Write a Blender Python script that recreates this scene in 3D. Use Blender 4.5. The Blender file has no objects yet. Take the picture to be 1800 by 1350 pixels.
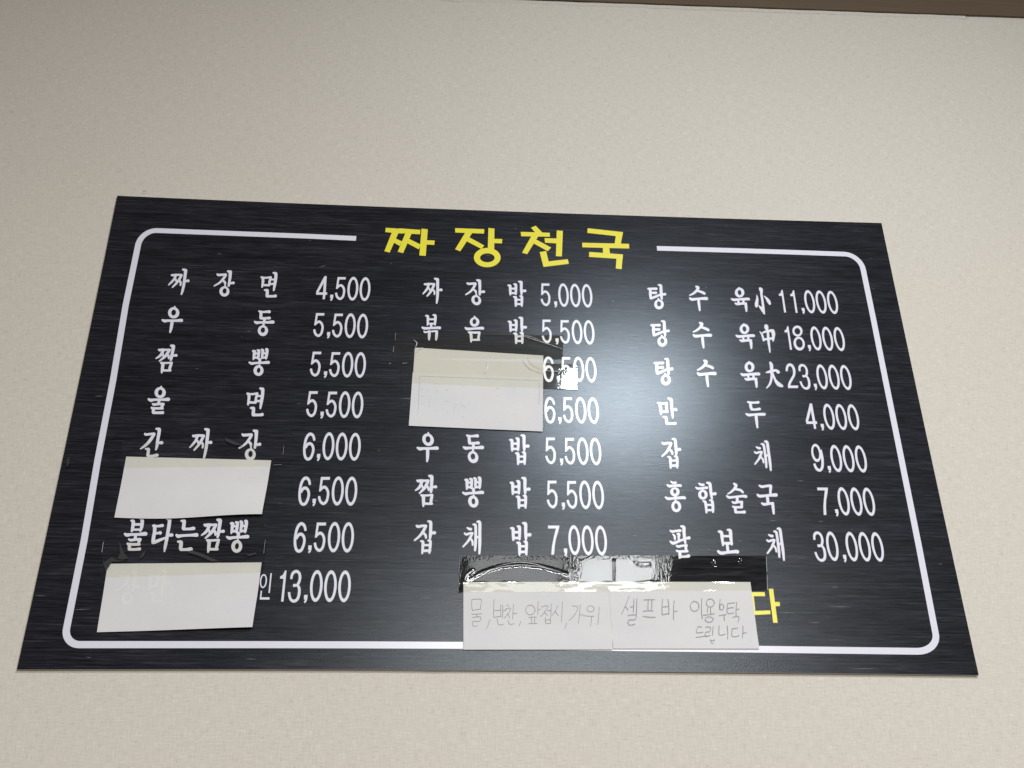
import bpy, bmesh, math, random
from mathutils import Vector, Matrix
from mathutils.noise import noise as pnoise
from mathutils.geometry import delaunay_2d_cdt
random.seed(7)
S = bpy.context.scene
COL = S.collection

# ------------------------------------------------------------------ survey of the wall
# The photograph was surveyed as one flat wall: the camera pose below was solved from the
# four corners of the 1.2 m wide board, and P() gives the point of the wall for a sighted
# direction.  World: x right along the wall, y into the wall, z up.  Board front is y = 0.
FPX = 1786.9
R0 = Vector((0.99756361, -0.00833839, 0.06926272))
R1 = Vector((0.02444376, -0.88811445, -0.45897193))
R2 = Vector((0.0653403, 0.45954673, -0.88574683))
CAM = Vector((0.50765311, -0.26269348, 1.28633945))
H0 = 1.80                                    # height of the board's lower edge above the floor

def W(b):                                    # wall coordinates (right, up, out) -> world
    return Vector((b[0], -b[2], b[1] + H0))

def B(u, v, z=0.0):                          # sighting -> wall coordinates at depth z out of the wall
    x, y = (u - 900) / FPX, (v - 675) / FPX
    d = R0 * x + R1 * y + R2
    return CAM + d * ((z - CAM[2]) / d[2])

def P(u, v, z=0.0):
    return W(B(u, v, z))

# ------------------------------------------------------------------ camera
cam = bpy.data.cameras.new("camera")
cam.sensor_width = 36.0
cam.lens = FPX / 1800 * 36.0
cam.clip_start = 0.01
cam.clip_end = 100
co = bpy.data.objects.new("camera", cam)
COL.objects.link(co)
def rot(v): return Vector((v[0], -v[2], v[1]))
rx, up, bk = rot(R0), rot(-R1), rot(-R2)
m = Matrix((rx, up, bk)).transposed().to_4x4()
m.translation = W(CAM)
co.matrix_world = m
S.camera = co

# ------------------------------------------------------------------ world, lamps, exposure
S.view_settings.view_transform = 'Standard'
S.view_settings.look = 'None'
S.view_settings.exposure = 0.0
S.view_settings.gamma = 1.0
w = bpy.data.worlds.new("World")
S.world = w
w.use_nodes = True
bg = w.node_tree.nodes['Background']
bg.inputs[0].default_value = (1.0, 0.90, 0.79, 1)
bg.inputs[1].default_value = 0.21

def lamp(name, c, sx, sy, watts, aim, color):
    l = bpy.data.lights.new(name, 'AREA')
    l.shape = 'RECTANGLE'
    l.size, l.size_y = sx, sy
    l.energy = watts
    l.color = color
    o = bpy.data.objects.new(name, l)
    COL.objects.link(o)
    o.location = W(c)
    d = (W(aim) - W(c)).normalized()
    z = -d
    x = Vector((1, 0, 0))
    y = z.cross(x).normalized()
    x = y.cross(z).normalized()
    o.matrix_world = Matrix.Translation(W(c)) @ Matrix((x, y, z)).transposed().to_4x4()
    return o
lamp("ceiling_lamp", (1.085, 1.20, 1.65), 0.40, 0.22, 28.6, (1.085, 0.35, 1.10), (0.90, 0.952, 1.0))
lamp("ceiling_lamp", (1.405, 1.26, 3.85), 0.42, 0.85, 22, (1.405, 0.1, 3.84), (1.0, 0.985, 0.96))
lamp("ceiling_lamp", (0.89, 1.26, 3.85), 0.47, 0.85, 7, (0.89, 0.1, 3.84), (1.0, 0.985, 0.96))
lamp("ceiling_lamp", (1.50, 1.26, 5.9), 2.4, 1.2, 590, (1.50, 0.1, 5.89), (1.0, 0.985, 0.96))

# ------------------------------------------------------------------ materials
def mat(name):
    mt = bpy.data.materials.new(name)
    mt.use_nodes = True
    nt = mt.node_tree
    nt.nodes.clear()
    out = nt.nodes.new('ShaderNodeOutputMaterial')
    return mt, nt, out

def N(nt, t, **kw):
    n = nt.nodes.new(t)
    for k, v in kw.items():
        if hasattr(n, k) and not k[0].isupper():
            setattr(n, k, v)
        else:
            n.inputs[k.replace('_', ' ')].default_value = v
    return n

def L(nt, a, b): nt.links.new(a, b)

def pos_scaled(nt, sc, rotz=0):
    g = N(nt, 'ShaderNodeNewGeometry')
    mp = N(nt, 'ShaderNodeMapping')
    mp.inputs['Scale'].default_value = sc
    L(nt, g.outputs['Position'], mp.inputs['Vector'])
    return mp.outputs[0]

def noise(nt, sc, scale=1.0, detail=3, rough=0.5):
    n = N(nt, 'ShaderNodeTexNoise')
    n.inputs['Scale'].default_value = scale
    n.inputs['Detail'].default_value = detail
    n.inputs['Roughness'].default_value = rough
    L(nt, pos_scaled(nt, sc), n.inputs['Vector'])
    return n.outputs['Fac']

def ramp(nt, fac, stops):
    r = N(nt, 'ShaderNodeValToRGB')
    cr = r.color_ramp
    while len(cr.elements) < len(stops):
        cr.elements.new(0.5)
    for e, (p, c) in zip(cr.elements, stops):
        e.position = p
        e.color = (*c, 1) if len(c) == 3 else c
    L(nt, fac, r.inputs[0])
    return r.outputs[0]

def mixc(nt, a, b, fac, mode='MIX'):
    n = N(nt, 'ShaderNodeMix', data_type='RGBA', blend_type=mode)
    for s, v in ((n.inputs[6], a), (n.inputs[7], b)):
        if isinstance(v, tuple): s.default_value = (*v, 1)
        else: L(nt, v, s)
    if isinstance(fac, float): n.inputs[0].default_value = fac
    else: L(nt, fac, n.inputs[0])
    return n.outputs[2]

def mth(nt, op, a, b):
    n = N(nt, 'ShaderNodeMath', operation=op)
    for s, v in ((n.inputs[0], a), (n.inputs[1], b)):
        if isinstance(v, (int, float)): s.default_value = v
        else: L(nt, v, s)
    return n.outputs[0]

# woven wallpaper
def mk_wallpaper():
    mt, nt, out = mat("woven_wallpaper")
    b = N(nt, 'ShaderNodeBsdfPrincipled')
    warp = noise(nt, (540, 1, 75), 1.0, 2, 0.6)
    weft = noise(nt, (75, 1, 540), 1.0, 2, 0.6)
    weave = mth(nt, 'ADD', mth(nt, 'MULTIPLY', warp, 0.5), mth(nt, 'MULTIPLY', weft, 0.5))
    speck = noise(nt, (430, 1, 430), 1.0, 1, 0.5)
    big = noise(nt, (2.0, 1, 2.0), 1.0, 2, 0.5)
    c = ramp(nt, weave, [(0.28, (0.46, 0.424, 0.368)), (0.42, (0.595, 0.553, 0.488)), (0.58, (0.648, 0.604, 0.536)), (0.72, (0.76, 0.711, 0.638))])
    c = mixc(nt, c, ramp(nt, big, [(0.3, (0.97, 0.965, 0.955)), (0.7, (1, 1, 1))]), 1.0, 'MULTIPLY')
    c = mixc(nt, c, ramp(nt, speck, [(0.16, (0.66, 0.64, 0.60)), (0.26, (1, 1, 1))]), 1.0, 'MULTIPLY')
    L(nt, c, b.inputs['Base Color'])
    b.inputs['Roughness'].default_value = 0.75
    b.inputs['Specular IOR Level'].default_value = 0.15
    bp = N(nt, 'ShaderNodeBump')
    bp.inputs['Strength'].default_value = 0.45
    bp.inputs['Distance'].default_value = 0.0006
    L(nt, weave, bp.inputs['Height'])
    L(nt, bp.outputs[0], b.inputs['Normal'])
    L(nt, b.outputs[0], out.inputs[0])
    return mt

def board_color(nt):
    streak = noise(nt, (11, 1, 400), 1.0, 4, 0.6)
    broad = noise(nt, (3.5, 1, 60), 1.0, 3, 0.6)
    fine = noise(nt, (34, 1, 620), 1.0, 2, 0.6)
    f = mth(nt, 'ADD', mth(nt, 'MULTIPLY', streak, 0.45), mth(nt, 'ADD', mth(nt, 'MULTIPLY', broad, 0.22), mth(nt, 'MULTIPLY', fine, 0.33)))
    return ramp(nt, f, [(0.39, (0.0010, 0.0010, 0.0016)), (0.465, (0.0076, 0.0075, 0.0108)), (0.535, (0.0152, 0.0152, 0.0208)), (0.64, (0.039, 0.0395, 0.048))]), f

def grain_bump(nt, strength):
    g1 = noise(nt, (520, 1, 520), 1.0, 1, 0.5)
    bp = N(nt, 'ShaderNodeBump')
    bp.inputs['Strength'].default_value = strength
    bp.inputs['Distance'].default_value = 0.0004
    L(nt, g1, bp.inputs['Height'])
    return bp.outputs[0]

GLOSS = 0.25
def mk_board():
    mt, nt, out = mat("dark_brushed_print")
    b = N(nt, 'ShaderNodeBsdfPrincipled')
    c, f = board_color(nt)
    L(nt, c, b.inputs['Base Color'])
    b.inputs['Roughness'].default_value = GLOSS
    b.inputs['Specular IOR Level'].default_value = 0.31
    b.inputs['Specular Tint'].default_value = (0.83, 0.925, 1.0, 1)
    L(nt, grain_bump(nt, 0.30), b.inputs['Normal'])
    L(nt, b.outputs[0], out.inputs[0])
    return mt

def mk_wet(name, spec, gain):
    mt, nt, out = mat(name)
    b = N(nt, 'ShaderNodeBsdfPrincipled')
    c, f = board_color(nt)
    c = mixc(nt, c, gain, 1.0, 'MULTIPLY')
    L(nt, c, b.inputs['Base Color'])
    b.inputs['Roughness'].default_value = 0.4
    b.inputs['Specular IOR Level'].default_value = spec
    L(nt, b.outputs[0], out.inputs[0])
    return mt

def mk_print(name, col):
    mt, nt, out = mat(name)
    b = N(nt, 'ShaderNodeBsdfPrincipled')
    n = noise(nt, (160, 1, 160), 1.0, 2, 0.6)
    c = mixc(nt, col, tuple(x * 0.93 for x in col), n)
    L(nt, c, b.inputs['Base Color'])
    b.inputs['Roughness'].default_value = GLOSS
    L(nt, grain_bump(nt, 0.15), b.inputs['Normal'])
    L(nt, b.outputs[0], out.inputs[0])
    return mt

def mk_simple(name, c1, c2, sc, rough=0.6, spec=0.3):
    mt, nt, out = mat(name)
    b = N(nt, 'ShaderNodeBsdfPrincipled')
    n = noise(nt, sc, 1.0, 4, 0.6)
    L(nt, mixc(nt, c1, c2, n), b.inputs['Base Color'])
    b.inputs['Roughness'].default_value = rough
    b.inputs['Specular IOR Level'].default_value = spec
    L(nt, b.outputs[0], out.inputs[0])
    return mt

def mk_paper(name, c):
    mt, nt, out = mat(name)
    b = N(nt, 'ShaderNodeBsdfPrincipled')
    n = noise(nt, (240, 1, 240), 1.0, 3, 0.6)
    n2 = noise(nt, (14, 1, 14), 1.0, 3, 0.55)
    col = mixc(nt, tuple(x * 0.94 for x in c), c, n)
    col = mixc(nt, col, ramp(nt, n2, [(0.35, (0.955, 0.955, 0.965)), (0.65, (1, 1, 0.985))]), 1.0, 'MULTIPLY')
    L(nt, col, b.inputs['Base Color'])
    b.inputs['Roughness'].default_value = 0.85
    b.inputs['Specular IOR Level'].default_value = 0.1
    bp = N(nt, 'ShaderNodeBump')
    bp.inputs['Strength'].default_value = 0.25
    bp.inputs['Distance'].default_value = 0.004
    L(nt, n2, bp.inputs['Height'])
    L(nt, bp.outputs[0], b.inputs['Normal'])
    L(nt, b.outputs[0], out.inputs[0])
    return mt

def mk_tape(name, tint, refl):
    mt, nt, out = mat(name)
    tr = N(nt, 'ShaderNodeBsdfTransparent')
    tr.inputs[0].default_value = (*tint, 1)
    gl = N(nt, 'ShaderNodeBsdfGlossy')
    gl.inputs['Roughness'].default_value = 0.045
    gl.inputs['Color'].default_value = (0.93, 0.97, 1, 1)
    fr = N(nt, 'ShaderNodeFresnel')
    ge = N(nt, 'ShaderNodeNewGeometry')
    # the sheet has no back volume: the same refractive step from either side
    L(nt, mth(nt, 'ADD', mth(nt, 'MULTIPLY', ge.outputs['Backfacing'], 1 / refl - refl), refl), fr.inputs['IOR'])
    at = N(nt, 'ShaderNodeAttribute', attribute_name='wrinkle')
    n = noise(nt, (330, 1, 150), 1.0, 1.5, 0.55)
    n2 = noise(nt, (30, 1, 45), 1.0, 2, 0.5)
    bp = N(nt, 'ShaderNodeBump')
    bp.inputs['Distance'].default_value = 0.0007
    L(nt, at.outputs['Fac'], bp.inputs['Strength'])
    L(nt, n, bp.inputs['Height'])
    bp2 = N(nt, 'ShaderNodeBump')
    bp2.inputs['Distance'].default_value = 0.0008
    bp2.inputs['Strength'].default_value = 0.07
    L(nt, n2, bp2.inputs['Height'])
    L(nt, bp.outputs[0], bp2.inputs['Normal'])
    L(nt, bp2.outputs[0], gl.inputs['Normal'])
    L(nt, bp2.outputs[0], fr.inputs['Normal'])
    mx = N(nt, 'ShaderNodeMixShader')
    L(nt, fr.outputs[0], mx.inputs[0])
    L(nt, tr.outputs[0], mx.inputs[1])
    L(nt, gl.outputs[0], mx.inputs[2])
    L(nt, mx.outputs[0], out.inputs[0])
    return mt

M = dict(
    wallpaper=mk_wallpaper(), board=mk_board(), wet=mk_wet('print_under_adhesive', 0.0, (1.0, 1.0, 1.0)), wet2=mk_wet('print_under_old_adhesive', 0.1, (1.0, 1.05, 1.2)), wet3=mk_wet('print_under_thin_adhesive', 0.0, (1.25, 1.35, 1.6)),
    white=mk_print("white_print", (0.735, 0.727, 0.81)),
    yellow=mk_print("yellow_print", (0.83, 0.735, 0.05)),
    edge=mk_simple("foam_board_edge", (0.62, 0.62, 0.60), (0.5, 0.5, 0.48), (60, 60, 60), 0.6),
    wood=mk_simple("brown_wood_film", (0.085, 0.058, 0.037), (0.15, 0.108, 0.072), (6, 60, 160), 0.5, 0.25),
    plaster=mk_simple("plaster", (0.6, 0.58, 0.53), (0.5, 0.48, 0.44), (30, 30, 30), 0.9, 0.1),
    caulk=mk_simple("wallpaper_edge", (0.50, 0.45, 0.38), (0.36, 0.32, 0.27), (90, 90, 300), 0.8, 0.1),
    paper=mk_paper("white_memo_paper", (0.70, 0.688, 0.690)),
    oldpaper=mk_paper("aged_memo_paper", (0.68, 0.66, 0.635)),
    ink=mk_simple("pencil_grey", (0.21, 0.21, 0.215), (0.38, 0.38, 0.385), (400, 1, 400), 0.7, 0.2),
    scratch=mk_simple("scratch_bare", (0.17, 0.17, 0.18), (0.06, 0.06, 0.065), (300, 1, 900), 0.5),
    tape=mk_tape("clear_packing_tape", (0.976, 0.972, 0.915), 1.50),
    through=mk_paper('paper_over_white_print', (0.735, 0.722, 0.722)), faint=mk_paper('faint_receipt_print', (0.672, 0.662, 0.664)),
    crease=mk_simple("painted_crease_glint", (0.95, 0.95, 0.95), (0.62, 0.62, 0.63), (260, 1, 260), 0.3, 0.5),  # lamp glints along tape folds and cut ends, painted in as white
    haze=mk_simple("adhesive_residue", (0.038, 0.039, 0.037), (0.020, 0.020, 0.022), (120, 1, 120), 0.45),
)

# ------------------------------------------------------------------ object helpers
def link(name, verts, faces, material, parent=None, smooth=False, attr=None):
    me = bpy.data.meshes.new(name)
    me.from_pydata([tuple(v) for v in verts], [], faces)
    me.materials.append(material)
    if smooth:
        for p in me.polygons: p.use_smooth = True
    if attr:
        a = me.attributes.new('wrinkle', 'FLOAT', 'POINT')
        a.data.foreach_set('value', attr)
    me.update()
    o = bpy.data.objects.new(name, me)
    COL.objects.link(o)
    if parent is not None:
        o.parent = parent
        o.matrix_parent_inverse = parent.matrix_world.inverted()
    return o

def thing(name, label, cat, loc, group=None):
    o = bpy.data.objects.new(name, None)
    o.empty_display_size = 0.05
    COL.objects.link(o)
    o.location = loc
    o.matrix_world = Matrix.Translation(loc)
    tag(o, label, cat, group)
    return o

def tag(o, label, cat, group=None):
    o['label'] = label
    o['category'] = cat
    if group: o['group'] = group

def box(x0, x1, y0, y1, z0, z1):             # wall coords: x, up, out
    v = [W((x, y, z)) for z in (z0, z1) for y in (y0, y1) for x in (x0, x1)]
    f = [(0, 2, 3, 1), (4, 5, 7, 6), (0, 1, 5, 4), (2, 6, 7, 3), (0, 4, 6, 2), (1, 3, 7, 5)]
    return v, f

# ------------------------------------------------------------------ the wall
BT = 0.004                                   # thickness of the foam board
v, f = box(-1.6, 2.6, -1.8, 1.45, -0.12, -BT - 0.0012)
wall = link('wall', v, f, M['plaster'])
wall['kind'] = 'structure'

def strip(x0, x1, top0, top1, off):
    # one drop of wallpaper: a thin sheet whose edges sink a little towards the seams
    nx, ny = 40, 30
    verts, faces = [], []
    for j in range(ny + 1):
        for i in range(nx + 1):
            t = i / nx
            x = x0 + (x1 - x0) * t
            top = top0 + (top1 - top0) * t
            y = -1.75 + (top + 1.75) * j / ny
            e = min(t, 1 - t) * (x1 - x0)
            z = -BT - 0.0003 + off - 0.0006 * max(0, 1 - e / 0.004)
            z += 0.0006 * math.sin(x * 5.1 + y * 2.3) * math.sin(y * 3.7 + 1.0) * 0.4
            verts.append(W((x, y, z)))
    for j in range(ny):
        for i in range(nx):
            a = j * (nx + 1) + i
            faces.append((a, a + 1, a + nx + 2, a + nx + 1))
    return link('wallpaper_strip', verts, faces, M['wallpaper'], wall, True)

def topline(x): return 1.1605 + 0.0192 * x
xs = [-1.395, -0.447, 0.501, 1.449, 2.397]
for i in range(4):
    ext = 0.006 if i == 3 else -0.0005
    strip(xs[i], xs[i + 1], topline(xs[i]) + ext, topline(xs[i + 1]) + ext, 0.0)

# wooden trim where the wall meets the ceiling, with the turned-up wallpaper edge under it
def slanted(name, x0, x1, lo, hi, z0, z1, material, parent=None):
    v = []
    for z in (z0, z1):
        for dy in (lo, hi):
            for x in (x0, x1):
                v.append(W((x, topline(x) + dy, z)))
    f = [(0, 2, 3, 1), (4, 5, 7, 6), (0, 1, 5, 4), (2, 6, 7, 3), (0, 4, 6, 2), (1, 3, 7, 5)]
    return link(name, v, f, material, parent)
trim = thing('ceiling_trim', 'brown wood grain trim board along the top of the wall', 'trim', W((0.6, topline(0.6) + .03, 0.0)))
slanted('trim_board', -1.6, 2.6, 0.0046, 0.20, -BT - 0.001, 0.0005, M['wood'], trim)
# ragged paper edge under the trim (stops at the right-hand seam)
vv, ff = [], []
n = 160
for i in range(n + 1):
    x = -1.5 + (1.446 + 1.5) * i / n
    r = 0.0006 * math.sin(i * 1.7) + 0.0005 * math.sin(i * 0.61)
    base = topline(x)
    for dy, z in ((-0.0026 + r, -BT - 0.0002), (-0.0012 + r, -BT + 0.0007), (0.0016, -BT + 0.0016), (0.0042 + 0.4 * r, -BT + 0.0012)):
        vv.append(W((x, base + dy, z)))
for i in range(n):
    for k in range(3):
        a = i * 4 + k
        ff.append((a, a + 4, a + 5, a + 1))
link('paper_edge', vv, ff, M['wallpaper'], trim, True)

# ------------------------------------------------------------------ the board
board = thing('menu_board', 'wide dark grey restaurant menu board with white Korean dishes and prices and a yellow heading', 'menu board', W((0.6, 0, 0)))
def quad3(a, m_, b, tm, n):                  # quadratic through three sightings
    pts = []
    for i in range(n):
        t = i / n
        l0 = (t - tm) * (t - 1) / (tm)
        l1 = t * (t - 1) / (tm * (tm - 1))
        l2 = t * (t - tm) / (1 - tm)
        pts.append((a[0] * l0 + m_[0] * l1 + b[0] * l2, a[1] * l0 + m_[1] * l1 + b[1] * l2))
    return pts
TL, TR, BR, BL = (206, 344), (1549.5, 392), (1720.5, 1187), (29.5, 1177)
out = quad3(TL, (900, 371.8), TR, 0.5166, 14) + quad3(TR, (1608.3, 670), BR, 0.35, 8) + \
      quad3(BR, (850, 1178.2), BL, 0.5148, 14) + quad3(BL, (139, 670), TL, 0.6086, 8)
front = [B(u, v_) for u, v_ in out]
nv = len(front)
verts = [W(b) for b in front] + [W((b[0], b[1], -BT)) for b in front]
link('panel', verts, [tuple(range(nv))], M['board'], board)
link('panel_edge', verts, [(i, i + nv, (i + 1) % nv + nv, (i + 1) % nv) for i in range(nv)], M['edge'], board)

ZP = 0.00025                                 # print sits this far above the panel (above the adhesive)
# --- white rounded border line, open at the top for the heading
def catmull(pts, n=8):
    res = []
    for i in range(len(pts) - 1):
        p0 = pts[max(i - 1, 0)]; p1 = pts[i]; p2 = pts[i + 1]; p3 = pts[min(i + 2, len(pts) - 1)]
        for k in range(n):
            t = k / n
            res.append(tuple(0.5 * ((2 * p1[c]) + (-p0[c] + p2[c]) * t + (2 * p0[c] - 5 * p1[c] + 4 * p2[c] - p3[c]) * t * t + (-p0[c] + 3 * p1[c] - 3 * p2[c] + p3[c]) * t ** 3) for c in range(len(p1))))
    res.append(tuple(pts[-1]))
    return res

def bez(p0, p1, p2, n=10):
    return [((1 - t) ** 2 * p0[0] + 2 * t * (1 - t) * p1[0] + t * t * p2[0], (1 - t) ** 2 * p0[1] + 2 * t * (1 - t) * p1[1] + t * t * p2[1]) for t in [i / n for i in range(n + 1)]]

def arc_corner(p0, c, p2, n=12):             # elliptical corner, fuller than a parabola
    res = []
    for i in range(n + 1):
        a = math.pi / 2 * i / n
        k0, k2 = 1 - math.sin(a), 1 - math.cos(a)
        res.append((c[0] + (p0[0] - c[0]) * k0 + (p2[0] - c[0]) * k2, c[1] + (p0[1] - c[1]) * k0 + (p2[1] - c[1]) * k2))
    return res

path = [(626, 419.2), (540, 415.3), (450, 412), (360, 408.6), (276, 405.4)]
path = path[:-1] + arc_corner((276, 405.4), (249, 404.4), (243, 430))
path += [(221, 536.5), (198.6, 670), (172, 808), (148, 950)]
path += arc_corner((117.5, 1103), (110, 1133.2), (140, 1133.2))
path += [(300, 1133.2), (450, 1133.2), (630, 1133.6), (813, 1134.4), (1000, 1137.2), (1200, 1139.6), (1400, 1142.2)]
path += arc_corner((1612, 1144.9), (1651, 1145.4), (1644.5, 1114))
path += [(1615, 960), (1586, 815), (1556.8, 670), (1535, 560)]
path += arc_corner((1517.5, 475), (1513, 448), (1484, 446.8))
path += [(1400, 443.8), (1300, 440.6), (1154.7, 436.6)]
def ribbon(px, width, z):
    c = [B(u, v_) for u, v_ in px]
    vs, fs = [], []
    for i, p in enumerate(c):
        a = c[max(i - 1, 0)]; b = c[min(i + 1, len(c) - 1)]
        d = Vector((b[0] - a[0], b[1] - a[1])).normalized()
        nn = Vector((-d[1], d[0])) * width / 2
        vs += [W((p[0] + nn[0], p[1] + nn[1], z)), W((p[0] - nn[0], p[1] - nn[1], z))]
    for i in range(len(c) - 1):
        fs.append((2 * i, 2 * i + 1, 2 * i + 3, 2 * i + 2))
    return vs, fs
vs, fs = ribbon(path, 0.0087, ZP)
link('border_line', vs, fs, M['white'], board)

# --- brush lettering: every character is drawn from its strokes and merged into one flat shape
GL = {}
GL['짜'] = (290, 460, 13.846, """440,193,48 500,212,74 503,230,76 492,330,72 460,560,68 425,720,58 402,793,40
480,478,45 530,470,55 563,468,70
165,328,48 190,332,56 280,322,55 405,325,50
262,340,60 225,425,56 155,505,48 90,565,30
405,330,60 352,425,60 280,525,56 185,622,36
255,425,48 290,490,48
345,455,50 385,510,52 376,575,40""")
GL['장'] = (290, 460, 13.846, """1532,235,48 1588,252,78 1590,270,80 1582,400,68 1552,585,56
1590,528,50 1640,520,60 1665,518,68
1275,308,44 1305,325,60 1400,320,58 1478,315,58
1480,325,62 1430,405,60 1335,510,50 1200,590,34
1405,450,46 1458,505,60 1465,545,46
1458,560,30 1470,610,46
O 1447,726,122,125,0 1452,715,50,66,8""")
GL['면'] = (440, 470, 15, """610,145,46 665,163,78 675,185,82 670,300,78 645,450,76 618,608,46
292,262,46 330,285,70 335,380,70 312,515,50
300,268,46 420,277,50 540,260,52
540,268,62 508,380,60 500,470,60
330,468,56 490,475,56
520,320,48 660,325,48
520,440,54 650,438,52
380,600,46 440,605,72 450,625,78 442,752,80
442,762,70 600,764,62 665,755,78""")
GL['우'] = (270, 530, 22.5, """O 795,450,223,223,0 795,440,93,118,12
835,205,58 850,260,80
352,735,76 440,772,122 560,760,96 850,760,96 1070,750,122 1108,752,122
735,780,120 720,900,126 690,1080,112 652,1215,72""")
GL['동'] = (430, 535, 22.5, """570,272,64 625,295,92 740,305,78 900,295,98 975,295,122
650,320,120 645,440,116 645,540,122
650,555,98 850,552,92 955,545,112 988,545,108
785,590,110 780,700,110
400,690,70 480,730,118 600,720,92 900,715,96 1080,705,128 1125,705,124
750,800,85 745,850,95
O 725,1045,203,212,0 722,1022,86,108,12""")
GL['짬'] = (260, 600, 22.5, """910,172,76 995,195,134 1008,220,138 990,350,126 950,550,120 925,680,110 902,750,76
1000,570,80 1080,560,96 1120,558,112
430,330,70 480,350,106 600,335,100 700,340,86 860,332,76
600,380,116 540,500,106 450,600,92 320,678,50
860,340,100 790,450,112 690,590,106 560,700,84 455,783,50
580,490,90 610,560,80 620,600,80
780,530,100 830,610,100 825,675,72
520,850,80 590,900,126 585,1000,126 570,1120,118 545,1240,66
520,850,74 700,862,76 930,845,78
940,852,96 900,960,110 860,1080,110
600,1152,86 780,1155,86 885,1150,98""")
GL['뽕'] = (420, 605, 22.5, """555,275,78 605,290,126 618,315,126 600,450,110 575,598,70
738,242,76 788,265,116 795,295,116 772,450,112 755,560,92
610,370,76 790,370,76
590,535,88 770,535,88
905,220,86 945,250,108 945,330,116 922,450,100 912,545,90
1075,205,86 1112,225,122 1110,330,116 1085,470,112 1072,575,72
940,365,76 1110,365,76
910,535,84 1090,530,84
765,580,60 830,610,110 820,700,115
415,725,72 510,768,110 640,750,90 900,740,90 1100,725,118 1168,725,118
810,822,60 815,862,90
O 775,1045,198,212,4 780,1038,70,106,8""")
GL['울'] = (240, 675, 22.5, """O 938,345,222,222,0 937,338,85,116,12
975,112,72 975,160,100
482,605,88 570,648,126 700,625,96 1050,622,98 1215,610,136 1262,610,132
890,650,116 880,790,116
640,790,74 700,815,106 850,800,92 1060,790,96
1060,800,112 1010,880,112 1000,960,104
602,945,90 700,965,96 1030,965,98
665,970,116 668,1125,126
668,1138,112 880,1140,106 1035,1132,122""")
GL['간'] = (230, 745, 22.5, """562,402,86 600,428,98 760,410,96 905,395,102
930,402,104 830,560,122 690,750,118 520,900,92 385,992,50
1012,200,80 1105,215,126 1128,245,130 1110,400,126 1055,700,120 1030,900,110 988,1028,64
1080,765,90 1170,752,112 1220,752,134
590,990,72 680,1005,108 700,1025,124 685,1150,116 672,1250,122
672,1270,96 850,1275,94 1010,1245,124 1045,1245,116""")
GL['불'] = (210, 905, 18, """382,185,70 430,200,108 440,260,110 420,400,104 388,525,60
650,115,56 712,150,108 722,250,106 700,400,100 660,515,60
450,305,82 700,305,82
430,470,72 680,470,72
172,605,70 240,640,112 360,625,86 600,620,90 790,602,122 828,602,120
510,660,92 500,760,96
302,775,64 360,805,82 480,785,86 660,775,88
650,790,96 615,860,92 610,930,88
262,915,76 330,935,92 630,935,82
315,960,102 315,1085,106
320,1095,86 500,1095,82 638,1080,100""")
GL['타'] = (210, 905, 18, """1070,350,76 1115,370,112 1110,550,106 1075,750,112 1065,875,108
1080,352,70 1230,360,76 1335,342,96 1362,340,96
1130,590,76 1230,578,76 1290,572,112
1070,885,92 1150,850,108 1300,790,92 1460,725,64
1500,135,58 1572,135,106 1588,180,110 1560,400,110 1500,750,102 1450,1000,98 1422,1158,46
1560,650,80 1635,640,106 1655,640,108""")
GL['는'] = (300, 905, 18, """340,192,62 415,200,96 430,220,110 405,430,112
408,450,88 580,450,82 700,432,108 730,432,106
188,640,76 240,678,112 360,660,86 650,645,86 820,638,124
238,850,74 315,862,106 332,895,116 315,1060,110
322,1098,92 480,1100,88 640,1085,122""")
GL['인'] = (440, 990, 9, """O 207,284,56,112,6 207,284,35,89,6
F 330,160,22 298,472,22
F 176,437,22 160,575,22
F 152,558,36 304,558,36""")
GL['볶'] = (730, 545, 12.857, """238,130,36 282,145,58 285,250,55 275,342,32
405,115,36 452,130,60 450,250,56 445,336,36
285,210,40 450,210,40
280,310,40 450,308,40
360,320,55 360,400,55
158,392,36 205,415,60 350,410,50 500,402,56 550,405,66
200,485,36 228,503,42 330,480,40
320,482,58 315,580,64 310,668,42
372,485,40 480,475,42
485,482,58 480,580,64 470,672,42""")
GL['음'] = (730, 545, 12.857, """O 1340,272,108,108,0 1336,263,43,58,6
1335,143,28 1345,172,50
1132,402,38 1182,430,64 1330,420,50 1500,410,66 1528,415,62
1202,502,36 1250,525,58 1265,620,64 1262,712,44
1215,502,36 1340,512,50 1450,508,46
1450,508,50 1432,600,58 1420,670,54
1270,675,46 1442,674,48""")
GL['밥'] = (880, 755, 22.5, """365,412,72 440,430,118 450,520,116 455,700,110 455,840,82
612,348,62 678,370,118 695,430,118 695,650,110 695,822,78
460,565,92 690,560,96
450,770,96 690,770,96
812,228,62 898,252,126 925,300,126 925,550,116 935,750,110 935,832,72
940,670,100 1050,658,122 1085,658,128
602,940,72 678,965,126 690,1050,120 695,1250,110 690,1370,84
868,902,60 938,930,126 955,1000,112 950,1200,110 950,1360,84
700,1075,82 950,1070,82
690,1280,100 940,1275,92""")
GL['잡'] = (715, 910, 12, """210,172,48 240,190,60 320,175,56 405,168,46
402,180,60 350,282,62 270,390,52 166,478,38
350,322,50 395,370,56 406,428,42
452,78,42 502,95,64 506,200,66 500,350,66 490,436,48
510,330,50 568,320,66 585,320,72
298,495,38 340,510,58 340,600,60 326,752,42
452,482,42 494,492,58 495,600,60 476,742,46
340,580,46 490,580,50
340,700,56 490,695,56""")
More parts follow.
